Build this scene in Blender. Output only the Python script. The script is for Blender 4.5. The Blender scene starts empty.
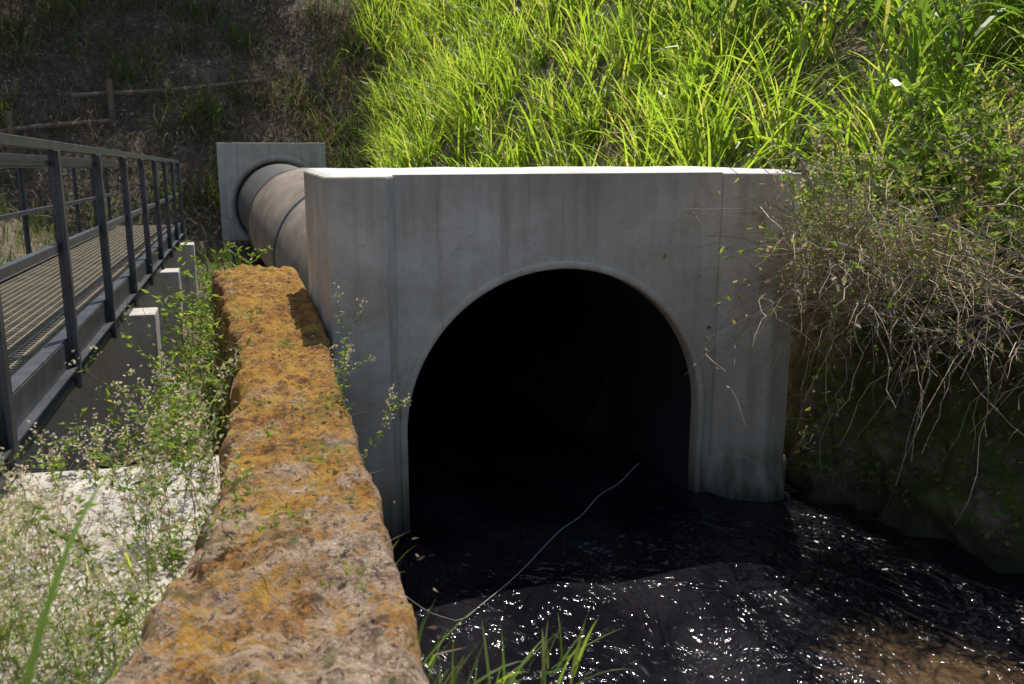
import bpy, math, random
import numpy as np
from mathutils import Vector, noise as mn
rng=np.random.default_rng(11)
random.seed(5)
scene=bpy.context.scene
scene.view_settings.view_transform='Standard'
scene.view_settings.look='None'
scene.view_settings.exposure=0

# ------------------------------------------------------------------ helpers
class Acc:
    def __init__(s): s.v=[];s.f=[];s.m=[];s.n=0
    def add(s,v,f,mi=0):
        v=np.asarray(v,dtype=np.float64).reshape(-1,3); f=np.asarray(f,dtype=np.int64).reshape(-1,4)
        s.v.append(v); s.f.append(f+s.n); s.m.append(np.full(len(f),mi)); s.n+=len(v)
    def box(s,x0,x1,y0,y1,z0,z1,mi=0,slope=0.0,yref=0.0):
        v=[(x,y,z-slope*(y-yref)) for z in (z0,z1) for y in (y0,y1) for x in (x0,x1)]
        s.add(v,[(0,2,3,1),(4,5,7,6),(0,1,5,4),(2,6,7,3),(0,4,6,2),(1,3,7,5)],mi)
    def build(s,name,mats,smooth=False,parent=None):
        v=np.concatenate(s.v);f=np.concatenate(s.f);m=np.concatenate(s.m)
        me=bpy.data.meshes.new(name)
        me.vertices.add(len(v)); me.vertices.foreach_set('co',v.ravel().astype(np.float32))
        me.loops.add(f.size); me.loops.foreach_set('vertex_index',f.ravel().astype(np.int32))
        me.polygons.add(len(f)); me.polygons.foreach_set('loop_start',np.arange(0,f.size,4,dtype=np.int32))
        me.polygons.foreach_set('material_index',m.astype(np.int32))
        me.polygons.foreach_set('use_smooth',np.full(len(f),bool(smooth)))
        for mt in mats: me.materials.append(mt)
        me.update(calc_edges=True); me.validate()
        ob=bpy.data.objects.new(name,me); scene.collection.objects.link(ob)
        if parent: ob.parent=parent
        return ob
def sm(a,b,x):
    t=np.clip((x-a)/(b-a),0,1); return t*t*(3-2*t)
def fb(x,y):
    return (np.sin(x*.9+1.3*np.sin(y*.7))+.5*np.sin(x*2.1+y*1.7+1)+.35*np.sin(y*3.3-x*1.4+2)+.2*np.sin(x*6.1+y*2.2)+.2*np.sin(y*7.3-x*3.9))/2.2
def bevel(ob,w=.012,seg=2):
    m=ob.modifiers.new('bevel','BEVEL'); m.width=w; m.segments=seg; m.limit_method='ANGLE'; m.angle_limit=math.radians(35)

# ------------------------------------------------------------------ materials
def new_mat(name):
    m=bpy.data.materials.new(name); m.use_nodes=True
    nt=m.node_tree; b=nt.nodes['Principled BSDF']; return m,nt,b
def setin(nt,sock,val):
    if isinstance(val,bpy.types.NodeSocket): nt.links.new(val,sock)
    else: sock.default_value=val
def mix(nt,fac,a,b,blend='MIX'):
    n=nt.nodes.new('ShaderNodeMix'); n.data_type='RGBA'; n.blend_type=blend
    f=lambda c:(c if isinstance(c,bpy.types.NodeSocket) else (c[0],c[1],c[2],1))
    setin(nt,n.inputs[0],fac); setin(nt,n.inputs[6],f(a)); setin(nt,n.inputs[7],f(b)); return n.outputs[2]
def coords(nt,scale=(1,1,1)):
    tc=nt.nodes.new('ShaderNodeTexCoord'); mp=nt.nodes.new('ShaderNodeMapping'); mp.inputs['Scale'].default_value=scale
    nt.links.new(tc.outputs['Object'],mp.inputs[0]); return mp.outputs[0]
def noise(nt,vec,scale,detail=6,rough=.6,dist=0):
    n=nt.nodes.new('ShaderNodeTexNoise'); nt.links.new(vec,n.inputs['Vector'])
    n.inputs['Scale'].default_value=scale;n.inputs['Detail'].default_value=detail;n.inputs['Roughness'].default_value=rough;n.inputs['Distortion'].default_value=dist
    return n.outputs['Fac']
def mr(nt,val,a,b,c=0,d=1):
    n=nt.nodes.new('ShaderNodeMapRange'); nt.links.new(val,n.inputs[0])
    for i,x in enumerate((a,b,c,d)): n.inputs[i+1].default_value=x
    return n.outputs[0]
def mth(nt,op,a,b=0.0):
    n=nt.nodes.new('ShaderNodeMath'); n.operation=op; setin(nt,n.inputs[0],a); setin(nt,n.inputs[1],b); return n.outputs[0]
def bump(nt,b,h,strength=.5,dist=.02):
    n=nt.nodes.new('ShaderNodeBump'); nt.links.new(h,n.inputs['Height']); n.inputs['Strength'].default_value=strength;n.inputs['Distance'].default_value=dist
    nt.links.new(n.outputs[0],b.inputs['Normal'])
def sepz(nt):
    tc=nt.nodes.new('ShaderNodeTexCoord'); s=nt.nodes.new('ShaderNodeSeparateXYZ'); nt.links.new(tc.outputs['Object'],s.inputs[0]); return s.outputs

def concrete(name,c1,c2,waterline=False,streak=.45):
    m,nt,b=new_mat(name); v=coords(nt)
    n1=noise(nt,v,1.3,4,.65,.4); col=mix(nt,mr(nt,n1,.38,.62),c1,c2)
    vs=coords(nt,(7,7,.5)); n2=noise(nt,vs,1.4,4,.6)
    col=mix(nt,mr(nt,n2,.5,.72,0,streak),col,(c1[0]*.55,c1[1]*.53,c1[2]*.5))
    n5=noise(nt,v,4,5,.72,.6); col=mix(nt,mr(nt,n5,.48,.70,0,.5),col,(c1[0]*.72,c1[1]*.64,c1[2]*.50))
    n3=noise(nt,v,40,3,.7); col=mix(nt,mr(nt,n3,.58,.68,0,.4),col,tuple(x*.5 for x in c1))
    if waterline:
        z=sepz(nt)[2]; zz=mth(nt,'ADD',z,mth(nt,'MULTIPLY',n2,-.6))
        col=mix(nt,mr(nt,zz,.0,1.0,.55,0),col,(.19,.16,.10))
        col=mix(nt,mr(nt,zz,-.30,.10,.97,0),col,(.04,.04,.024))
        col=mix(nt,mr(nt,mth(nt,'ADD',z,mth(nt,'MULTIPLY',n2,.5)),2.35,2.65,0,.35),col,(.22,.19,.14))
    nt.links.new(col,b.inputs['Base Color']); b.inputs['Roughness'].default_value=.88
    bump(nt,b,noise(nt,v,12,5,.75),.4,.02); return m
M_conc=concrete('concrete_grey',(.58,.50,.385),(.72,.65,.53),True)
M_conc2=concrete('concrete_far',(.46,.43,.38),(.56,.53,.47))
M_pale=concrete('concrete_pale',(.46,.42,.37),(.60,.56,.51),False,.6)
M_suntop=concrete('concrete_sunlit_cap',(.62,.61,.58),(.72,.71,.68),False,.2)  # lighter than the wall concrete: sunlight on the top put into the colour

def moss_mat():
    m,nt,b=new_mat('mossy_concrete'); v=coords(nt)
    n14=noise(nt,v,14,6,.75); n75=noise(nt,v,75,2,.7); n38=noise(nt,v,38,3,.72)
    base=mix(nt,mr(nt,n14,.35,.62),(.22,.13,.075),(.62,.45,.30))
    base=mix(nt,mr(nt,n75,.52,.62,0,.85),base,(.74,.61,.46))
    base=mix(nt,mr(nt,n38,.55,.63,0,.85),base,(.06,.038,.024))
    y=sepz(nt)[1]
    bias=mr(nt,y,1.6,4.2,-.045,.14)
    n=mth(nt,'ADD',mth(nt,'ADD',noise(nt,v,3.2,8,.78,.5),bias),mth(nt,'MULTIPLY',mth(nt,'SUBTRACT',n75,.5),.40))
    moss=mix(nt,mr(nt,n38,.38,.60),(.56,.24,.020),(.15,.065,.014))
    n6=noise(nt,v,6,5,.72)
    moss=mix(nt,mr(nt,n6,.45,.60,0,.75),moss,(.66,.37,.04))
    col=mix(nt,mr(nt,n,.48,.56,0,.93),base,moss)
    n2=noise(nt,v,5.3,6,.72)
    col=mix(nt,mr(nt,n2,.57,.63,0,.7),col,(.14,.15,.02))
    col=mix(nt,mr(nt,n6,.42,.34,0,.85),col,(.08,.042,.018))
    nt.links.new(col,b.inputs['Base Color']); b.inputs['Roughness'].default_value=.95
    bump(nt,b,noise(nt,v,20,6,.8),1.0,.05); return m
M_moss=moss_mat()

def leafmat(name,ca,cb,cc=None,trans=.45,rough=.5,val=1.9):
    m,nt,b=new_mat(name)
    g=nt.nodes.new('ShaderNodeNewGeometry'); r=g.outputs['Random Per Island']
    col=mix(nt,r,ca,cb)
    if cc is not None: col=mix(nt,mr(nt,mth(nt,'FRACT',mth(nt,'MULTIPLY',r,7.31)),.72,.95),col,cc)
    v=coords(nt); col=mix(nt,mr(nt,noise(nt,v,.9,1,.6),.38,.65,0,.45),col,tuple(x*.5 for x in ca))
    nt.links.new(col,b.inputs['Base Color']); b.inputs['Roughness'].default_value=rough
    if trans>0:
        t=nt.nodes.new('ShaderNodeBsdfTranslucent')
        tcol=mix(nt,.45,col,(1.0,.95,.25),'MULTIPLY'); hsv=nt.nodes.new('ShaderNodeHueSaturation'); hsv.inputs['Value'].default_value=val; nt.links.new(tcol,hsv.inputs['Color'])
        nt.links.new(hsv.outputs[0],t.inputs['Color'])
        mx=nt.nodes.new('ShaderNodeMixShader'); mx.inputs[0].default_value=trans
        nt.links.new(b.outputs[0],mx.inputs[1]); nt.links.new(t.outputs[0],mx.inputs[2])
        nt.links.new(mx.outputs[0],nt.nodes['Material Output'].inputs[0])
    return m
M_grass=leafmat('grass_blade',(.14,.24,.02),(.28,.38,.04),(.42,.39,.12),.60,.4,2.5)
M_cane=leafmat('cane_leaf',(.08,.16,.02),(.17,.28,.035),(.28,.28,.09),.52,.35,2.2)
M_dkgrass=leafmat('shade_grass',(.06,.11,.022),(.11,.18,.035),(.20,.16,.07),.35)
M_straw=leafmat('dry_straw',(.34,.27,.16),(.55,.46,.30),(.20,.13,.08),.3,.8)
M_brown=leafmat('dry_vine',(.13,.09,.07),(.28,.21,.16),(.42,.34,.25),.15,.85)
M_twig=leafmat('dry_twig',(.42,.32,.21),(.68,.56,.41),(.24,.16,.10),.0,.85)
M_weed=leafmat('weed_leaf',(.11,.19,.025),(.22,.33,.05),(.32,.28,.10),.52,.5,2.3)
M_stem=leafmat('weed_stem',(.17,.18,.06),(.30,.24,.12),None,0)
M_seed=leafmat('seed_head',(.50,.43,.33),(.72,.68,.60),(.36,.24,.15),.4,.8)
M_litter=leafmat('leaf_litter',(.18,.125,.085),(.34,.25,.17),(.46,.38,.28),.1,.8)
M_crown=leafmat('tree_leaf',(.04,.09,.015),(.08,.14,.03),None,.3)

def simple(name,c1,c2,scale=8,rough=.6,metal=0,bs=.2,bd=.01,vec=(1,1,1)):
    m,nt,b=new_mat(name); v=coords(nt,vec)
    nt.links.new(mix(nt,mr(nt,noise(nt,v,scale,5,.65,.3),.35,.65),c1,c2),b.inputs['Base Color'])
    b.inputs['Roughness'].default_value=rough;b.inputs['Metallic'].default_value=metal
    bump(nt,b,noise(nt,v,scale*5,3,.7),bs,bd); return m
M_steel=simple('painted_steel',(.045,.05,.06),(.095,.10,.11),6,.42,.3)
M_grate=simple('grating',(.19,.16,.11),(.32,.27,.18),6,.55)
M_pipe=simple('pipe_coating',(.20,.155,.115),(.36,.29,.22),2.2,.5,0,.25,.01,(1,.5,1))
M_pipe2=simple('pipe_dark',(.08,.078,.076),(.14,.13,.125),3,.5)
M_tunnelshade=simple('tunnel_shade',(.006,.006,.008),(.014,.014,.017),3,.9)  # dark coating, taken to near black so the colour holds the tunnel's shade
M_bark=simple('bark',(.16,.11,.075),(.30,.22,.16),10,.9,0,.8,.03,(1,1,.25))
M_rope=simple('rope',(.25,.24,.22),(.4,.38,.33),20,.8)

def ground_mat():
    m,nt,b=new_mat('ground_soil'); v=coords(nt)
    n6=noise(nt,v,6,6,.75)
    c=mix(nt,mr(nt,n6,.38,.62),(.07,.05,.034),(.26,.19,.13))
    c=mix(nt,mr(nt,noise(nt,v,.7,3,.6),.48,.60,0,.6),c,(.05,.065,.022))
    nt.links.new(c,b.inputs['Base Color']);b.inputs['Roughness'].default_value=.95
    bump(nt,b,n6,1,.1); return m
M_ground=ground_mat()
def bank_mat():
    m,nt,b=new_mat('bank_earth'); v=coords(nt)
    n7=noise(nt,v,7,7,.78); n2=noise(nt,v,2.2,5,.7,.8)
    c=mix(nt,mr(nt,n7,.36,.64),(.09,.065,.046),(.46,.36,.26))
    c=mix(nt,mr(nt,n2,.36,.50,.7,0),c,(.05,.038,.026))
    z=sepz(nt)[2]
    mo=mth(nt,'MULTIPLY',mr(nt,noise(nt,v,3,6,.75),.44,.52,0,.85),mr(nt,z,1.5,1.1,0,1))
    c=mix(nt,mo,c,(.17,.20,.04))
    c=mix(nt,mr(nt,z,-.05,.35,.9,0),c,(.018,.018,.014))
    nt.links.new(c,b.inputs['Base Color']);b.inputs['Roughness'].default_value=.8
    bump(nt,b,n7,1,.10); return m
M_bank=bank_mat()
def water_mat():
    m,nt,b=new_mat('dark_water'); v=coords(nt,(1,.55,1))
    c=mix(nt,mr(nt,noise(nt,v,1.6,3,.6),.45,.7),(.007,.006,.009),(.024,.022,.026))
    tc=nt.nodes.new('ShaderNodeTexCoord'); d=nt.nodes.new('ShaderNodeVectorMath'); d.operation='DISTANCE'; nt.links.new(tc.outputs['Object'],d.inputs[0]); d.inputs[1].default_value=(3.2,3.25,0)
    nn=noise(nt,v,4,5,.7,1.5)
    dd=mth(nt,'ADD',d.outputs['Value'],mth(nt,'MULTIPLY',mth(nt,'SUBTRACT',nn,.5),1.5))
    c=mix(nt,mr(nt,dd,.55,.0,0,.9),c,(.15,.095,.05))
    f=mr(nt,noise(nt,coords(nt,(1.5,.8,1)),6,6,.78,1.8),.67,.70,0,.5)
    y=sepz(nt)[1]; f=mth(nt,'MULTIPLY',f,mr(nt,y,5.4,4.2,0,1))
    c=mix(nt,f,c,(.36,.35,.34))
    nt.links.new(c,b.inputs['Base Color']);b.inputs['Roughness'].default_value=.09;b.inputs['IOR'].default_value=1.33
    h=mth(nt,'ADD',noise(nt,v,2.2,3,.55,1.8),mth(nt,'MULTIPLY',noise(nt,v,9,2,.6,1.2),.18))
    bump(nt,b,h,1.0,.17); return m
M_water=water_mat()

# ------------------------------------------------------------------ terrain
def xedge(y):
    return np.where(y<7.0,4.22+.28*np.clip(5.8-y,-.5,6),3.75)
def hd(x,y): return .85*(x-4.5)+.5*np.maximum(0,y-7)
def height(x,y):
    x=np.asarray(x,float);y=np.asarray(y,float)
    left=-.15+.15*fb(x*1.3,y*1.3)+1.27*(1-sm(4.0,4.12,y))*sm(-6,-4.5,x)
    left=left+.55*np.maximum(0,-x-3.2)
    xl=.42+0*y; xe=xedge(y)
    ch=np.where(y<7.2,-.6,-.12)
    d=hd(x,y)
    right=1.62+.6*np.maximum(d,0)+.12*fb(x*1.1,y*1.1)+np.where(y<7,0,np.minimum(d,0)*.3)
    right=np.where(d>9,1.62+.6*9+.25*(d-9),right)
    z=left*(1-sm(xl-.08,xl+.08,x))+ch*sm(xl-.08,xl+.08,x)
    w=sm(xe+.02,xe+.22,x); zn=z*(1-w)+right*w
    xp=3.34-.06*(y-7)
    zf=np.minimum(right,-.12+1.6*np.maximum(0,x-xp)+.1*fb(x*2,y*2)*sm(0,.7,x-xp))
    zf=np.where(x<xp,z,zf)
    z=np.where(y<7.6,zn,zf)
    dl=np.maximum(0,y-24.6-.4*np.sin(x*.6)); zl=.3+.85*np.minimum(dl,14)+.25*np.maximum(0,dl-14)+.25*fb(x,y)*np.minimum(dl,1)
    return np.where(y>24,np.maximum(z,zl),z)
def axis(lo,hi,step,far):
    a=np.arange(lo,hi+1e-6,step); ext=[];s=step*2;p=hi
    while p<far: p+=s; s*=1.35; ext.append(p)
    ext2=[];s=step*2;p=lo
    while p>-far: p-=s; s*=1.35; ext2.append(p)
    return np.array(ext2[::-1]+list(a)+ext)
gx=axis(-9,13,.12,400); gy=axis(-2,32,.15,400)
X,Y=np.meshgrid(gx,gy); Z=height(X,Y)
def gridfaces(nx,ny):
    i=np.arange(nx-1)[None,:]+nx*np.arange(ny-1)[:,None]; i=i.ravel()
    return np.stack([i,i+1,i+1+nx,i+nx],1)
a=Acc(); a.add(np.stack([X.ravel(),Y.ravel(),Z.ravel()],1),gridfaces(len(gx),len(gy)))
a.build('ground',[M_ground],True)

# water
wx=np.linspace(.2,5.9,120); wy=np.concatenate([np.linspace(-8,7.2,260),np.linspace(7.3,25,40)])
X,Y=np.meshgrid(wx,wy)
Z=.014*np.sin(X*5+Y*3+1.5*np.sin(Y*2.2))+.012*np.sin(Y*7-X*4+np.sin(X*5))
a=Acc(); a.add(np.stack([X.ravel(),Y.ravel(),Z.ravel()],1),gridfaces(len(wx),len(wy)))
a.build('stream_water',[M_water],True)

# ------------------------------------------------------------------ near headwall
def wall_with_hole(acc,x0,x1,z0,z1,yf,yb,cx,cz,r,n=128,mi=0,shoe=False):
    ang=list(np.linspace(0,2*math.pi,n,endpoint=False))
    for c in ((x0,z0),(x1,z0),(x0,z1),(x1,z1)): ang.append(math.atan2(c[1]-cz,c[0]-cx)%(2*math.pi))
    ang=sorted(set(round(t,6) for t in ang)); N=len(ang)
    vi=[];vo=[]
    for t in ang:
        c,s=math.cos(t),math.sin(t); kr=r
        if shoe and s<0: kr=min(r/max(abs(c),1e-6),(cz-z0-.002)/abs(s) if s<0 else 9)
        vi.append((cx+kr*c,cz+kr*s))
        k=1e9
        if c>1e-9:k=min(k,(x1-cx)/c)
        if c<-1e-9:k=min(k,(x0-cx)/c)
        if s>1e-9:k=min(k,(z1-cz)/s)
        if s<-1e-9:k=min(k,(z0-cz)/s)
        vo.append((cx+k*c,cz+k*s))
    V=[(p[0],yf,p[1]) for p in vi]+[(p[0],yf,p[1]) for p in vo]+[(p[0],yb,p[1]) for p in vi]+[(p[0],yb,p[1]) for p in vo]
    F=[];
    for i in range(N):
        j=(i+1)%N
        F.append((i,j,N+j,N+i)); F.append((2*N+i,3*N+i,3*N+j,2*N+j))
        F.append((i,2*N+i,2*N+j,j)); F.append((N+i,N+j,3*N+j,3*N+i))
    acc.add(V,F,mi)
def prism(acc,poly,z0,z1,mi=0):
    n=len(poly); V=[(p[0],p[1],z0) for p in poly]+[(p[0],p[1],z1) for p in poly]
    F=[(i,(i+1)%n,n+(i+1)%n,n+i) for i in range(n)]
    if n==5: V+= [((poly[0][0]+poly[4][0])/2,(poly[0][1]+poly[4][1])/2,z1)]
    if n==5: F+=[(n+0,n+1,n+2,2*n),(2*n,n+2,n+3,n+4)]
    acc.add(V,F,mi)
CX,CZ,R=2.105,.675,1.096
hw=bpy.data.objects.new('concrete_headwall',None); scene.collection.objects.link(hw)
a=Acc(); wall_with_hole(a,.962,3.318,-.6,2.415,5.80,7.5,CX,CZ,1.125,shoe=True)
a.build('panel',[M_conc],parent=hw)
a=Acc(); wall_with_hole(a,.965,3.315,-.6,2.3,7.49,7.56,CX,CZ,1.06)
a.build('back_plate',[M_tunnelshade],parent=hw)
a=Acc(); prism(a,[(.52,7.5),(.52,5.65),(.885,5.65),(.960,5.795),(.960,7.5)],-.6,2.41)
o=a.build('pier_a',[M_conc],parent=hw); bevel(o,.014)
a=Acc(); prism(a,[(3.87,7.5),(3.32,7.5),(3.32,5.795),(3.66,5.60),(3.87,5.65)],-.6,2.41)
o=a.build('pier_b',[M_conc],parent=hw); bevel(o,.014)
# rough footing of the pier
nu,nv=80,30; V=[]
for j in range(nv):
    t=j/(nv-1)
    for i in range(nu):
        u=i/(nu-1); x=3.262+.66*u; z=-.5+.80*t+.05*math.sin(u*5)+.04*mn.fractal(Vector((x*3,0,1)),1,2,4)*t
        out=.105*(1-sm(.5,1.0,t))+.03*mn.fractal(Vector((x*5,z*5,1)),1,2,6)*(1-.6*t)
        fy=5.785-max(0,min(1,(x-3.32)/.34))*.185 if x<3.66 else 5.60+(x-3.66)*.24
        e=min(1,u/.15,(1-u)/.12)
        V.append((x,fy-out*e+.02*(1-e)+(.04 if j==nv-1 else 0),z))
a=Acc(); a.add(V,gridfaces(nu,nv)); a.build('footing',[M_conc],True,hw)
# cap along the top (slightly uneven), its paler colour painting the sunlit strip
a=Acc(); nx,ny=140,16
xs=np.linspace(.53,3.86,nx); ys=np.linspace(0,1,ny)
XX,YY=np.meshgrid(xs,ys)
front=np.where(XX<.885,5.66,np.where(XX<.96,5.66+(XX-.885)*1.95,np.where(XX>3.66,5.615+(XX-3.66)*.24,np.where(XX>3.32,5.805-(XX-3.32)*.56,5.807))))
front=front+.006*np.sin(XX*23)+.004*np.sin(XX*61)
YW=front+(7.48-front)*YY
ed=np.minimum(np.minimum(YY*1.8,(1-YY)*1.8),np.minimum(XX-.53,3.86-XX))
ZZ=2.412+.018*sm(0,.03,ed)+.006*fb(XX*6,YW*6)+np.where(ed<=0,-.012,0)
a.add(np.stack([XX.ravel(),YW.ravel(),ZZ.ravel()],1),gridfaces(nx,ny)); a.build('sunlit_cap',[M_suntop],True,hw)
def ring(acc,cx,cz,prof,n=128,mi=0):
    t=np.linspace(0,2*math.pi,n+1); K=len(prof)
    V=np.array([[(cx+r*math.cos(q),y,cz+r*math.sin(q)) for (r,y) in prof] for q in t]).reshape(-1,3)
    i=(np.arange(n)[:,None]*K+np.arange(K-1)[None,:]).ravel()
    acc.add(V,np.stack([i,i+K,i+K+1,i+1],1),mi)
def arch(acc,cx,cz,z0,prof,n=96,mi=0):
    K=len(prof); rows=[]
    for zz in np.linspace(z0,cz,12)[:-1]: rows.append([(cx+r,y,zz) for r,y in prof])
    for q in np.linspace(0,math.pi,n): rows.append([(cx+r*math.cos(q),y,cz+r*math.sin(q)) for r,y in prof])
    for zz in np.linspace(cz,z0,12)[1:]: rows.append([(cx-r,y,zz) for r,y in prof])
    acc.add(rows,gridfaces(K,len(rows)),mi)
a=Acc(); arch(a,CX,CZ,-.6,[(1.150,5.81),(1.148,5.788),(1.138,5.780),(1.104,5.781),(1.096,5.79),(1.094,5.90)])
a.build('opening_rim',[M_conc],True,hw)
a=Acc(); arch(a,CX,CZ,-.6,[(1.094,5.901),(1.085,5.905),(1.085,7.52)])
a.build('barrel',[M_tunnelshade],True,hw)

# ------------------------------------------------------------------ pipe
pipe=bpy.data.objects.new('steel_pipe',None); scene.collection.objects.link(pipe)
def pax(y): t=(y-7.0)/18.0; return 2.105-1.075*t,.675+.50*t
def tube_seg(acc,y0,y1,r,mi=0,n=72,r1=None,flip=False):
    r1=r if r1 is None else r1
    t=np.linspace(0,2*math.pi,n+1); V=[]
    ys=np.linspace(y0,y1,8)
    for k,y in enumerate(ys):
        c=pax(y); rr=r+(r1-r)*k/7
        V+= [(c[0]+rr*math.cos(q),y,c[1]+rr*math.sin(q)) for q in t]
    acc.add(V,gridfaces(n+1,8),mi)
a=Acc(); tube_seg(a,7.57,19.6,1.16); tube_seg(a,19.6,19.62,1.16,0,72,1.08); a.build('pipe_body',[M_pipe],True,pipe)
a=Acc(); tube_seg(a,19.5,25.2,1.08); a.build('pipe_inner_section',[M_pipe2],True,pipe)
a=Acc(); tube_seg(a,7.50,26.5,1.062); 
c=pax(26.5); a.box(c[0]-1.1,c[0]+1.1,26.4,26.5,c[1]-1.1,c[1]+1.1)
a.build('pipe_lining',[M_tunnelshade],True,pipe)
a=Acc()
for y in (9.5,14.4,19.5):
    tube_seg(a,y,y+.03,1.162,0,72,1.185); tube_seg(a,y+.03,y+.09,1.185); tube_seg(a,y+.09,y+.12,1.185,0,72,1.162)
a.build('pipe_bands',[M_pipe2],True,pipe)
fh=bpy.data.objects.new('concrete_headwall.001',None); scene.collection.objects.link(fh)
a=Acc(); c=pax(24.6); wall_with_hole(a,-.42,2.26,-.5,2.75,24.2,25.0,c[0]-.04,c[1],1.12,96); o=a.build('panel_far',[M_conc2],parent=fh); bevel(o,.015)
a=Acc(); ring(a,c[0],c[1],[(1.30,24.195),(1.29,24.13),(1.18,24.13),(1.12,24.20),(1.09,24.3)],96); a.build('collar_far',[M_conc2],True,fh)

# ------------------------------------------------------------------ mossy wall
sy=[-.6,0,1.2,1.88,2.45,3.16,4.68,6,9.0]
sl=[-.6,-.52,-.42,-.34,-.20,-.10,-.03,-.08,-.27]
sr=[.28,.3,.33,.355,.375,.392,.43,.505,.507]
NV,NU=480,52
yv=np.linspace(-.6,9.0,NV); L=np.interp(yv,sy,sl); Rr=np.interp(yv,sy,sr)
V=[]
for k in range(NV):
    y=yv[k]
    el=.05*mn.fractal(Vector((y*3,1.7,0)),1,2,5)+.025*mn.fractal(Vector((y*11,4.7,0)),1,2,3); er=.028*mn.fractal(Vector((y*4,7.7,0)),1,2,5)
    if y>5.5: er=0
    l=L[k]+el; r=Rr[k]+er
    V.append((l-.02,y,-.3)); V.append((l-.01,y,1.0))
    for u in range(NU-4):
        t=u/(NU-5); x=l+(r-l)*t
        e=min(t,1-t)*(r-l)
        z=1.47+.05*mn.fractal(Vector((x*3,y*3,.3)),1,2,4)*min(1,e*20+.2)+.026*mn.fractal(Vector((x*16,y*16,2)),1,2,4)-.05*(1-min(1,e/.045))**2
        if y>8.85: z-= .03
        V.append((x,y+.0,z))
    V.append((r+.004,y,1.36)); V.append((r+.002,y,-.6))
a=Acc(); a.add(V,gridfaces(NU,NV)); 
a.build('concrete_retaining_wall',[M_moss],True)

# slab
a=Acc(); nx,ny=60,60
X,Y=np.meshgrid(np.linspace(-3.4,-.02,nx),np.linspace(.3,4.06,ny)); Z=1.225+.008*fb(X*5,Y*5); 
Yj=Y+np.where(Y>4.0,.03*fb(X*4,X*0),0)
a.add(np.stack([X.ravel(),Yj.ravel(),Z.ravel()],1),gridfaces(nx,ny)); a.box(-3.4,-.02,.3,4.04,-.3,1.2)
a.build('concrete_slab',[M_pale])

# ------------------------------------------------------------------ footbridge
fbg=bpy.data.objects.new('footbridge',None); scene.collection.objects.link(fbg)
S=.0192; Y0,Y1=3.3,17.0
def tz(h): return 2.705+h
a=Acc()
for xr,sg in ((-.97,1),(-2.05,-1)):
    a.box(xr-.03,xr+.03,Y0,Y1,tz(-.03),tz(.02),0,S)
    a.box(xr-.012,xr+.012,Y0,Y1,tz(-.115),tz(-.085),0,S)
    a.box(xr-.018,xr+.018,Y0,Y1,tz(-.58),tz(-.535),0,S)
    y=3.9
    while y<Y1:
        w=.035
        a.box(xr-.012+sg*.045,xr+.012+sg*.045,y-w,y+w,tz(-1.36)-S*y,tz(-.03)-S*y)
        a.box(xr-.03+sg*.03,xr+.02+sg*.03,y-.006,y+.006,tz(-1.36)-S*y,tz(-.03)-S*y)
        y+=1.6
o=a.build('handrails',[M_steel],parent=fbg); bevel(o,.003,1)
a=Acc()
for xr in (-.97,-2.05):
    a.box(xr-.004,xr+.004,Y0,Y1,tz(-1.24),tz(-1.08),0,S)
    s=-1 if xr>-1.5 else 1
    a.box(min(xr,xr+s*.07),max(xr,xr+s*.07),Y0,Y1,tz(-1.078),tz(-1.07),0,S)
    a.box(min(xr+.004,xr-s*.05),max(xr+.004,xr-s*.05),Y0,Y1,tz(-1.238),tz(-1.228),0,S)
    a.box(xr-.025,xr+.025,Y0,Y1,tz(-1.345),tz(-1.305),0,S)
y=3.9
while y<Y1:
    a.box(-2.04,-.98,y-.03,y+.03,tz(-1.26)-S*y,tz(-1.14)-S*y); y+=1.6
a.build('stringers',[M_steel],parent=fbg)
a=Acc()
for y in np.arange(Y0,Y1,.06): a.box(-1.975,-1.045,y-.004,y+.004,tz(-1.125)-S*y,tz(-1.098)-S*y)
for x in np.arange(-1.97,-1.04,.06): a.box(x-.004,x+.004,Y0,Y1,tz(-1.120),tz(-1.093),0,S)
a.build('deck_grating',[M_grate],parent=fbg)
a=Acc()
for y in (8.2,11.6,15.8):
    a.box(-2.2,-.74,y,y+.38,-.5,tz(-1.36)-S*y)
o=a.build('support_piers',[M_conc2],parent=fbg); bevel(o,.015)

# ------------------------------------------------------------------ right bank
ny,nz=240,56
yy=np.linspace(-3,5.95,ny); V=[]
tt=np.linspace(0,1,nz)
for z_ in tt:
    for y in yy:
        z=-.6+2.25*min(1,z_/.85); back=max(0,(z_-.85)/.15)
        xb=float(xedge(np.array(y)))-.06
        n=mn.fractal(Vector((y*1.6,z*1.6,3)),1,2,6); n2=mn.fractal(Vector((y*5,z*5,9)),1,2,5)
        x=xb-.18*n-.10*n2+.34*max(0,z)/1.7+back*.35-.14
        V.append((x,y,z+.08*n2+ (.08*n if back else 0)+back*.06))
a=Acc(); a.add(V,gridfaces(ny,nz)); a.build('stream_bank',[M_bank],True)

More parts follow.
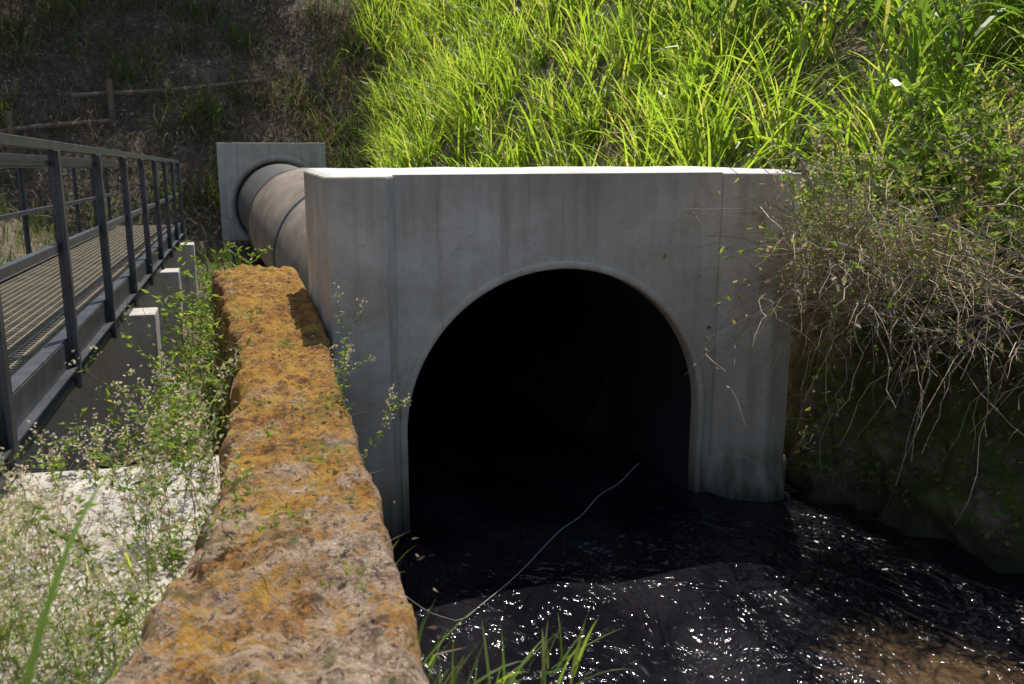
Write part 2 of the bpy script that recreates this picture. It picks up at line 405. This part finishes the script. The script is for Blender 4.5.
# ------------------------------------------------------------------ vegetation generators
def blades(acc,base,az,t0,ln,w,bend,S=5,mi=0):
    N=len(base); s=np.linspace(0,1,S+1)
    th=t0[:,None]+bend[:,None]*s[None,:]**1.6
    ds=ln[:,None]/S
    hx=np.cumsum(np.concatenate([np.zeros((N,1)),np.sin(th[:,:-1])*ds],1),1)
    hz=np.cumsum(np.concatenate([np.zeros((N,1)),np.cos(th[:,:-1])*ds],1),1)
    P=np.stack([base[:,0:1]+hx*np.cos(az)[:,None],base[:,1:2]+hx*np.sin(az)[:,None],base[:,2:3]+hz],2)
    tw=az+rng.normal(0,.5,N)
    side=np.stack([-np.sin(tw),np.cos(tw),rng.normal(0,.25,N)],1)
    prof=np.minimum(1,.45+2.2*s)*(1-s**2.2)+.02
    W=w[:,None]*prof[None,:]*.5
    A=P-side[:,None,:]*W[:,:,None]; B=P+side[:,None,:]*W[:,:,None]
    V=np.stack([A,B],2).reshape(-1,3)
    b=(np.arange(N)[:,None]*(S+1)*2+np.arange(S)[None,:]*2).ravel()
    acc.add(V,np.stack([b,b+1,b+3,b+2],1),mi); return P
def tubes(acc,P,rad,mi=0,n=4):
    N,K,_=P.shape
    T=np.gradient(P,axis=1); T/=np.linalg.norm(T,axis=2,keepdims=True)+1e-9
    ref=np.array([.3,.2,.93]); ref2=np.array([1.,.1,0])
    U=np.cross(T,ref); bad=np.linalg.norm(U,axis=2)<.25; U[bad]=np.cross(T[bad],ref2)
    U/=np.linalg.norm(U,axis=2,keepdims=True)+1e-9; W=np.cross(T,U)
    q=np.linspace(0,2*math.pi,n,endpoint=False)
    V=P[:,:,None,:]+rad[:,:,None,None]*(U[:,:,None,:]*np.cos(q)[None,None,:,None]+W[:,:,None,:]*np.sin(q)[None,None,:,None])
    V=V.reshape(-1,3)
    f=[]
    bi=(np.arange(N)[:,None]*K+np.arange(K-1)[None,:]).ravel()*n
    for k in range(n):
        k2=(k+1)%n; f.append(np.stack([bi+k,bi+k2,bi+n+k2,bi+n+k],1))
    acc.add(V,np.concatenate(f),mi)
def leaves(acc,c,d,ln,w,mi=0):
    N=len(c); d=d/(np.linalg.norm(d,axis=1,keepdims=True)+1e-9)
    r=rng.normal(0,1,(N,3)); s=np.cross(d,r); s/=np.linalg.norm(s,axis=1,keepdims=True)+1e-9
    nrm=np.cross(d,s)
    tip=c+d*ln[:,None]+nrm*(ln*.15)[:,None]; m=c+d*(ln*.42)[:,None]
    V=np.stack([c,m+s*(w*.5)[:,None],tip,m-s*(w*.5)[:,None]],1).reshape(-1,3)
    b=np.arange(N)*4; acc.add(V,np.stack([b,b+1,b+2,b+3],1),mi)
def stems(acc,base,az,t0,ln,bend,rad,K=8,mi=0,wob=.02):
    N=len(base); s=np.linspace(0,1,K); th=t0[:,None]+bend[:,None]*s[None,:]
    ds=ln[:,None]/(K-1)
    hx=np.cumsum(np.concatenate([np.zeros((N,1)),np.sin(th[:,:-1])*ds],1),1)
    hz=np.cumsum(np.concatenate([np.zeros((N,1)),np.cos(th[:,:-1])*ds],1),1)
    P=np.stack([base[:,0:1]+hx*np.cos(az)[:,None],base[:,1:2]+hx*np.sin(az)[:,None],base[:,2:3]+hz],2)
    nz_=np.cumsum(rng.normal(0,1,(N,K,3)),1)*wob*ln[:,None,None]; nz_[:,0]=0; P=P+nz_
    tubes(acc,P,rad[:,None]*(1-.7*s)[None,:],mi,3 if N>60 else 5); return P
def onpath(P,n,lo=.1,hi=1.0):
    N,K,_=P.shape; idx=rng.integers(0,N,n); s=rng.uniform(lo,hi,n)*(K-1); i=np.minimum(s.astype(int),K-2); f=(s-i)[:,None]
    A=P[idx,i];B=P[idx,i+1]; return A*(1-f)+B*f,(B-A)/(np.linalg.norm(B-A,axis=1,keepdims=True)+1e-9),idx
def U(a,b,n): return rng.uniform(a,b,n)

# --- hillside grass (tussocks)
def inhill(x,y):
    return np.where(y<7.6,x>xedge(y)+.12,x>3.5-.02*y)&~((x<3.95)&(y<7.8))&(y<34)&(x/y>.145)&(x/y<1.3)&((hd(x,y)<9.0)|((y>20)&(x/y<.45)))
a=Acc()
NC=1750; cx_=U(3.0,15,NC); cy_=U(3,34,NC)
ok=inhill(cx_,cy_)&((hd(cx_,cy_)>.6)|(cy_>7.8))&(fb(cx_*1.1+4,cy_*1.3)>-.55)
cx_=cx_[ok];cy_=cy_[ok]
tall=.85+.45*fb(cx_*.8,cy_*.8)+.01*cy_
per=26; n=len(cx_)*per
az=U(0,2*math.pi,n); rr=np.abs(rng.normal(0,.14,n))
bx=np.repeat(cx_,per)+rr*np.cos(az); by=np.repeat(cy_,per)+rr*np.sin(az)
az=az+rng.normal(0,.5,n)
base=np.stack([bx,by,height(bx,by)-.03],1)
tl=np.repeat(tall,per)*U(.55,1.45,n)
blades(a,base,az,.05+rr*1.5+np.abs(rng.normal(.0,.12,n)),tl,U(.020,.046,n),U(.4,2.5,n),6,0)
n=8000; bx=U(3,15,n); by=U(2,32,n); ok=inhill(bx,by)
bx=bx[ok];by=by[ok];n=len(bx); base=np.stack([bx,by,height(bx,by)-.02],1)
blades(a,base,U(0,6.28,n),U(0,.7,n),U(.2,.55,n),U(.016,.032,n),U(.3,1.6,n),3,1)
n=1700; bx=U(3.2,15,n); by=U(2,30,n); ok=inhill(bx,by); bx=bx[ok];by=by[ok];n=len(bx)
base=np.stack([bx,by,height(bx,by)],1); blades(a,base,U(0,6.28,n),U(0,.9,n),U(.5,1.3,n),U(.008,.018,n),U(.2,1.5,n),4,2)
a.build('tall_hill_grass',[M_grass,M_dkgrass,M_straw])

# --- cane-like plants on the upper right
a=Acc()
NC=250; cx_=U(5.6,12,NC); cy_=U(4.8,16,NC); ok=(cx_/cy_>.46)&(cx_/cy_<1.25); cx_=cx_[ok];cy_=cy_[ok]; NC=len(cx_)
base=np.stack([cx_,cy_,height(cx_,cy_)],1)
P=stems(a,base,U(0,6.28,NC),U(.0,.25,NC),U(1.1,2.2,NC),U(.1,.5,NC),U(.008,.013,NC),7,1)
n=NC*13; pp,dd,ii=onpath(P,n,.12,1.0)
blades(a,pp,U(0,6.28,n),U(.35,.9,n),U(.5,1.1,n),U(.035,.068,n),U(.7,1.9,n),6,0)
a.build('cane_thicket',[M_cane,M_stem])

# --- shaded hillside
a=Acc()
n=11000; bx=U(-12,5.0,n); by=U(24.6,33,n)
base=np.stack([bx,by,height(bx,by)+U(-.05,.3,n)],1)
cl=fb(bx*.9,by*1.1); base=base[cl>-.35]; n=len(base)
blades(a,base,rng.normal(-1.57,.7,n),U(.5,1.5,n),U(.3,1.1,n),U(.012,.026,n),U(.9,1.9,n),4,0)
n=2200; bx=U(-12,5.0,n);by=U(24.6,33,n); base=np.stack([bx,by,height(bx,by)+.05],1)
stems(a,base,rng.normal(-1.57,.8,n),U(.2,1.6,n),U(.4,1.6,n),U(-.5,1.6,n),U(.007,.015,n),6,0,.06)
n=6000; bx=U(-12,5.0,n);by=U(24.4,33,n); base=np.stack([bx,by,height(bx,by)+.03],1); leaves(a,base,rng.normal(0,1,(n,3))*[1,1,.4],U(.08,.2,n),U(.05,.12,n),1)
a.build('dry_brush',[M_brown,M_litter])
a=Acc()
NC=300; cx_=U(-12,5.5,NC); cy_=U(24.6,34,NC); ok=(fb(cx_*.7+2,cy_*.9)>.0)|((cx_<-3)&(cy_>30))|(cx_>3); cx_=cx_[ok];cy_=cy_[ok]
per=24;n=len(cx_)*per; bx=np.repeat(cx_,per)+rng.normal(0,.25,n);by=np.repeat(cy_,per)+rng.normal(0,.2,n)
blades(a,np.stack([bx,by,height(bx,by)],1),rng.normal(-1.57,1.2,n),U(.1,.7,n),U(.4,1.3,n),U(.022,.045,n),U(.5,2,n),5,0)
n=5000; bx=U(-9,.3,n);by=U(4.3,25,n); k=(fb(bx,by)>-.4)&~((bx>-2.3)&(bx<-.6)&(by<17))&~((bx>-.35)&(by<9.1)); bx=bx[k];by=by[k];n=len(bx)
blades(a,np.stack([bx,by,height(bx,by)],1),U(0,6.28,n),U(0,.5,n),U(.3,.9,n),U(.016,.035,n),U(.4,1.8,n),4,0)
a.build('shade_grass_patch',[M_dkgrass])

def weedpatch(name,pts,hmin,hmax,nleaf,lsz,rad,lean=.25,seed=.35,bendr=(-.3,.8),mats=None,azc=None,branch=2,seedn=10,ssz=.012,lw=(.25,.45)):
    a=Acc(); N=len(pts); az=U(0,6.28,N) if azc is None else rng.normal(azc,.7,N)
    P=stems(a,pts,az,np.abs(rng.normal(lean,.15,N)),U(hmin,hmax,N),U(bendr[0],bendr[1],N),np.full(N,rad),9,0,.018)
    allP=[P]
    if branch:
        nb=N*branch; pp,dd,ii=onpath(P,nb,.3,.95)
        Pb=stems(a,pp,U(0,6.28,nb),U(.3,1.1,nb),U(.2,.45,nb)*(hmin+hmax)/2,U(-.6,.4,nb),np.full(nb,rad*.6),9,0,.02); allP.append(Pb)
    for Q in allP:
        n=int(len(Q)*nleaf*(1 if Q is P else .6)); pp,dd,ii=onpath(Q,n,.05,.95)
        d=rng.normal(0,1,(n,3))*[1,1,.5]+dd*.5; leaves(a,pp,d,U(.6,1.3,n)*lsz,U(lw[0],lw[1],n)*lsz,1)
        m=len(Q); k=rng.random(m)<seed; T=Q[k][:,-1,:]
        if len(T):
            T=np.repeat(T,seedn,0); T=T+rng.normal(0,ssz*.8,T.shape)*[1,1,1.5]; leaves(a,T,rng.normal(0,1,T.shape)+[0,0,.6],np.full(len(T),ssz),np.full(len(T),ssz*.7),2)
    return a.build(name,mats or [M_stem,M_weed,M_seed])
def pts(n,x0,x1,y0,y1,zf=None):
    x=U(x0,x1,n);y=U(y0,y1,n); z=height(x,y) if zf is None else np.full(n,zf); return np.stack([x,y,z],1)
weedpatch('gap_weeds',pts(34,-.40,-.16,4.8,8.6),1.2,1.9,20,.06,.004,.06,.6,mats=[M_stem,M_weed,M_litter])
weedpatch('gap_weeds.001',pts(60,-.6,-.1,9,15),.6,1.4,24,.09,.005,.2,.1)
weedpatch('gap_weeds.002',pts(90,-.75,-.15,4.3,9),.2,.7,24,.08,.004,.3,.1)
weedpatch('gap_weeds.003',pts(26,-.95,-.3,4.2,5.2),.9,1.45,18,.06,.004,.08,.6)
weedpatch('foreground_weeds',np.concatenate([pts(70,-.88,-.32,1.75,2.6,1.2),pts(26,-1.1,-.6,2.5,3.2,1.2)]),.22,.50,9,.026,.0016,.2,.9,ssz=.013,seedn=14,branch=3,lw=(.2,.35))
weedpatch('slab_edge_weeds',np.concatenate([pts(40,-.42,-.14,2.2,3.95,1.22)]),.2,.58,12,.034,.0018,.2,.9,ssz=.016,branch=3)
weedpatch('slab_edge_weeds.001',np.concatenate([pts(16,-1.0,-.25,3.8,4.1,1.15)]),.12,.34,10,.034,.0018,.2,.9,ssz=.016,branch=2)
a=Acc(); n=1300; x=U(-1.0,-.25,n);y=U(1.65,2.9,n); k=rng.random(n)<.85-.5*sm(2.2,2.9,y); x=x[k];y=y[k];n=len(x)
blades(a,np.stack([x,y,np.full(n,1.21)],1),U(0,6.28,n),U(.1,1.1,n),U(.08,.28,n),U(.003,.008,n),U(.2,1.6,n),5,0)
n=800; x=U(-1.0,-.1,n);y=U(1.6,3.7,n); blades(a,np.stack([x,y,np.full(n,1.22)],1),U(0,6.28,n),U(.5,1.4,n),U(.1,.34,n),U(.002,.005,n),U(.2,.8,n),5,1)
n=700; x=U(-1.0,-.1,n);y=U(1.7,4.0,n); leaves(a,np.stack([x,y,np.full(n,1.24)],1),rng.normal(0,1,(n,3))*[1,1,.2],U(.01,.04,n),U(.006,.02,n),3)
blades(a,np.array([[-.32,.80,1.40],[-.38,.95,1.28]]),np.array([1.38,1.25]),np.array([.22,.3]),np.array([1.05,.75]),np.array([.026,.016]),np.array([1.5,1.3]),18,2)
a.build('foreground_grass',[M_grass,M_straw,M_cane,M_litter])
weedpatch('wall_weed',np.array([[.40,4.0,1.44],[.41,4.15,1.44],[.40,3.8,1.42],[.40,3.3,1.38],[.42,4.3,1.44]]),.22,.46,14,.03,.0018,.15,1.0,ssz=.014)
a=Acc(); b_=[];
for (x,y,k) in ((.37,2.45,7),(.36,1.95,12),(.35,1.75,14),(.40,1.7,12),(.5,1.75,12),(.62,1.8,12),(.7,1.85,8)):
    for i in range(k): b_.append((x+random.uniform(-.03,.03),y+random.uniform(-.08,.08),1.33+random.uniform(-.05,.03)))
b_=np.array(b_); n=len(b_)
blades(a,b_,rng.normal(.3,1.3,n),U(.1,1.0,n),U(.08,.22,n),U(.005,.011,n),U(.1,1.0,n),6,0); a.build('wall_edge_grass',[M_weed])
a=Acc(); n=110; x=U(-.2,.36,n);y=U(1.6,8.6,n)
blades(a,np.stack([x,y,np.full(n,1.478)],1),U(0,6.28,n),U(1.2,1.55,n),U(.06,.3,n),U(.002,.004,n),U(-.1,.3,n),5,0)
n=500; x=U(-.28,.42,n);y=U(1.4,8.6,n); leaves(a,np.stack([x,y,np.full(n,1.488)],1),rng.normal(0,1,(n,3))*[1,1,.15],U(.008,.035,n),U(.005,.018,n),1)
n=420; cc=rng.integers(0,14,n); qx=U(-.1,.4,14)[cc]+rng.normal(0,.035,n); qy=U(1.9,6.5,14)[cc]+rng.normal(0,.06,n)
leaves(a,np.stack([qx,qy,np.full(n,1.487)],1),rng.normal(0,1,(n,3))*[1,1,.6]+[0,0,.4],U(.012,.028,n),U(.008,.014,n),2)
a.build('wall_debris',[M_straw,M_litter,M_weed])

# --- right bank tangles
def bankpts(n,y0,y1,zo=0,xo=(.0,.35)):
    y=U(y0,y1,n); x=xedge(y)+U(xo[0],xo[1],n)-.1; return np.stack([x,y,1.68+zo+U(-.1,.08,n)],1)
a=Acc()
B=np.concatenate([bankpts(130,2.8,5.9,.05,(-.1,.25)),bankpts(120,4.7,5.6,.05,(-.35,.05))]); N=len(B)
P=stems(a,B,rng.normal(3.8,.75,N),U(.6,1.6,N),U(.5,1.8,N),U(.1,1.2,N),U(.003,.008,N),12,0,.022)
nb=950; pp,dd,ii=onpath(P,nb,.2,.95)
P2=stems(a,pp,rng.normal(3.8,1.2,nb),U(.4,2.3,nb),U(.15,.6,nb),U(-.5,1.0,nb),U(.0018,.004,nb),7,0,.03)
n=1000; pp,dd,ii=onpath(P,n,.1,1); leaves(a,pp,rng.normal(0,1,(n,3)),U(.03,.08,n),U(.015,.035,n),1)
n=900; pp,dd,ii=onpath(P2,n,.1,1); leaves(a,pp,rng.normal(0,1,(n,3)),U(.02,.06,n),U(.012,.03,n),2)
B=bankpts(110,2.8,5.9,-.15,(-.22,.0)); N=len(B)
stems(a,B,rng.normal(3.5,.6,N),U(1.2,2.2,N),U(.4,1.4,N),U(.6,1.4,N),U(.002,.006,N),9,0,.03)
a.build('dry_twig_tangle',[M_twig,M_weed,M_straw])
# plants on the bank face
a=Acc(); n=1600; y=U(2.6,5.7,n); z=.15+1.4*rng.random(n); k=fb(y*3,z*3)>.0; y=y[k];z=z[k];n=len(y); x=xedge(y)-.28+.34*z/1.7
blades(a,np.stack([x,y,z],1),rng.normal(3.5,.7,n),U(.6,1.5,n),U(.1,.3,n),U(.006,.014,n),U(.4,1.5,n),4,0)
n=1600; y=U(2.6,5.7,n); z=.2+1.4*rng.random(n); x=xedge(y)-.30+.34*z/1.7; leaves(a,np.stack([x,y,z],1),rng.normal(0,1,(n,3))-[1,.4,0],U(.03,.07,n),U(.02,.05,n),1)
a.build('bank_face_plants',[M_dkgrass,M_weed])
weedpatch('bank_weeds',bankpts(170,3.0,7.0,0,(.35,1.5)),.25,.7,24,.07,.0035,.3,.35)
weedpatch('bank_weeds.001',bankpts(46,5.0,5.6,0,(-.4,.05)),.5,1.0,10,.045,.0035,.55,.8,(-.1,.7),azc=3.7,ssz=.018)
weedpatch('bank_weeds.002',bankpts(70,4.0,7.0,.3,(.8,2.4)),.6,1.2,10,.06,.004,.2,.7,mats=[M_twig,M_straw,M_seed],ssz=.02,branch=3)
weedpatch('bank_weeds.003',bankpts(90,3.6,7.0,.3,(.8,2.5)),.5,1.1,26,.10,.004,.2,.2,branch=2)
a=Acc(); B=bankpts(900,2.6,7.2,0,(.2,1.6)); N=len(B); blades(a,B,U(0,6.28,N),U(.1,1.2,N),U(.15,.6,N),U(.008,.018,N),U(.3,1.9,N),4,0)
B=bankpts(1300,2.6,6.6,0,(-.1,1.2)); N=len(B); blades(a,B,U(0,6.28,N),U(.7,1.5,N),U(.15,.55,N),U(.005,.012,N),U(.1,1.2,N),4,1)
a.build('bank_grass',[M_grass,M_straw])

# --- log retaining rails on the shaded slope
a=Acc()
def log(p,q,r):
    P=np.array([[np.array(p)*(1-t)+np.array(q)*t+np.array([0,0,.04*math.sin(5*t+p[0])]) for t in np.linspace(0,1,8)]]); tubes(a,P,np.full((1,8),r)*(1-.02*np.arange(8))[None,:],0,8)
def hz(x,y): return float(height(x,y))
log((-4.2,28.0,hz(-4.2,28)+.6),(1.2,29.2,hz(1.2,28.9)+.75),.07)
log((-7.5,27.2,hz(-7.5,27)+.6),(-3.2,27.4,hz(-3.2,27.4)+.45),.07)
for x,y in ((-.6,28.6),(-3.2,28.1),(-5.6,27.2),(1.1,28.8)): log((x,y-.1,hz(x,y)-.2),(x,y-.13,hz(x,y)+1.1),.09)
a.build('log_retaining_fence',[M_bark])

# --- trees up on the slope
def tree(name,x,y,h,rc,nl):
    z0=hz(x,y); a=Acc()
    P=np.array([[(x+.3*math.sin(t*3),y+.2*math.cos(t*4),z0-.3+h*.75*t) for t in np.linspace(0,1,9)]]); tubes(a,P,np.linspace(.26,.09,9)[None,:],0,8)
    n=26; idx=rng.integers(3,9,n); st=P[0][idx]
    Lm=stems(a,st,U(0,6.28,n),U(.3,1.2,n),U(.5,1.0,n)*rc,U(.0,.6,n),U(.04,.08,n),8,0,.02)
    nc=60; pp,_,_=onpath(Lm,nc,.4,1.0); k=nl//nc
    c=np.repeat(pp,k,0)+rng.normal(0,.5,(nc*k,3))*[1,1,.6]; leaves(a,c,rng.normal(0,1,c.shape),U(.22,.44,len(c)),U(.12,.24,len(c)),1)
    return a.build(name,[M_bark,M_crown])
for i,(x,y,h,r) in enumerate(((-9,33.6,8,4.6),(-3.5,33.2,8,4.8),(1.6,33.4,8,4.6),(-6,38,9,5),(0,38,9,5))):
    tree('tree' if i==0 else 'tree.%03d'%i,x,y,h,r,1900)

# --- rope in the stream
a=Acc(); kp=[(.40,3.9,.9),(.62,4.1,.45),(1.03,4.4,.03),(1.96,5.36,.05),(2.4,5.75,.1),(2.83,6.0,.22)]
tq=np.linspace(0,5,40); P=np.stack([np.interp(tq,range(6),[k[i] for k in kp]) for i in range(3)],1)[None]
P[0,:,2]-=.03*np.sin(tq/5*math.pi*5)**2
tubes(a,P,np.full((1,40),.003),0,5); a.build('rope',[M_rope],True)

# ------------------------------------------------------------------ light, sky, camera
el,azm=math.radians(63),math.radians(26)
s=Vector((math.cos(el)*math.sin(azm),math.cos(el)*math.cos(azm),math.sin(el)))
sd=bpy.data.lights.new('sun','SUN'); sd.energy=5.0; sd.angle=math.radians(.5); sd.color=(1,.94,.84)
so=bpy.data.objects.new('sun',sd); so.rotation_euler=(-s).to_track_quat('-Z','Y').to_euler(); so.location=s*50; scene.collection.objects.link(so)
w=bpy.data.worlds.new('World'); scene.world=w; w.use_nodes=True; nt=w.node_tree
sk=nt.nodes.new('ShaderNodeTexSky'); sk.sky_type='NISHITA'; sk.sun_disc=False; sk.sun_elevation=el; sk.sun_rotation=azm
nt.links.new(sk.outputs[0],nt.nodes['Background'].inputs[0]); nt.nodes['Background'].inputs[1].default_value=.15
cam=bpy.data.cameras.new('camera'); co=bpy.data.objects.new('camera',cam); scene.collection.objects.link(co)
cam.sensor_width=36; cam.lens=900/1024*36; cam.clip_end=2000; cam.clip_start=.05
co.location=(0,0,2.57); co.rotation_euler=(math.radians(90-12.04),0,math.radians(-16.8))
cam.dof.use_dof=True; cam.dof.focus_distance=6.2; cam.dof.aperture_fstop=4.5
scene.camera=co
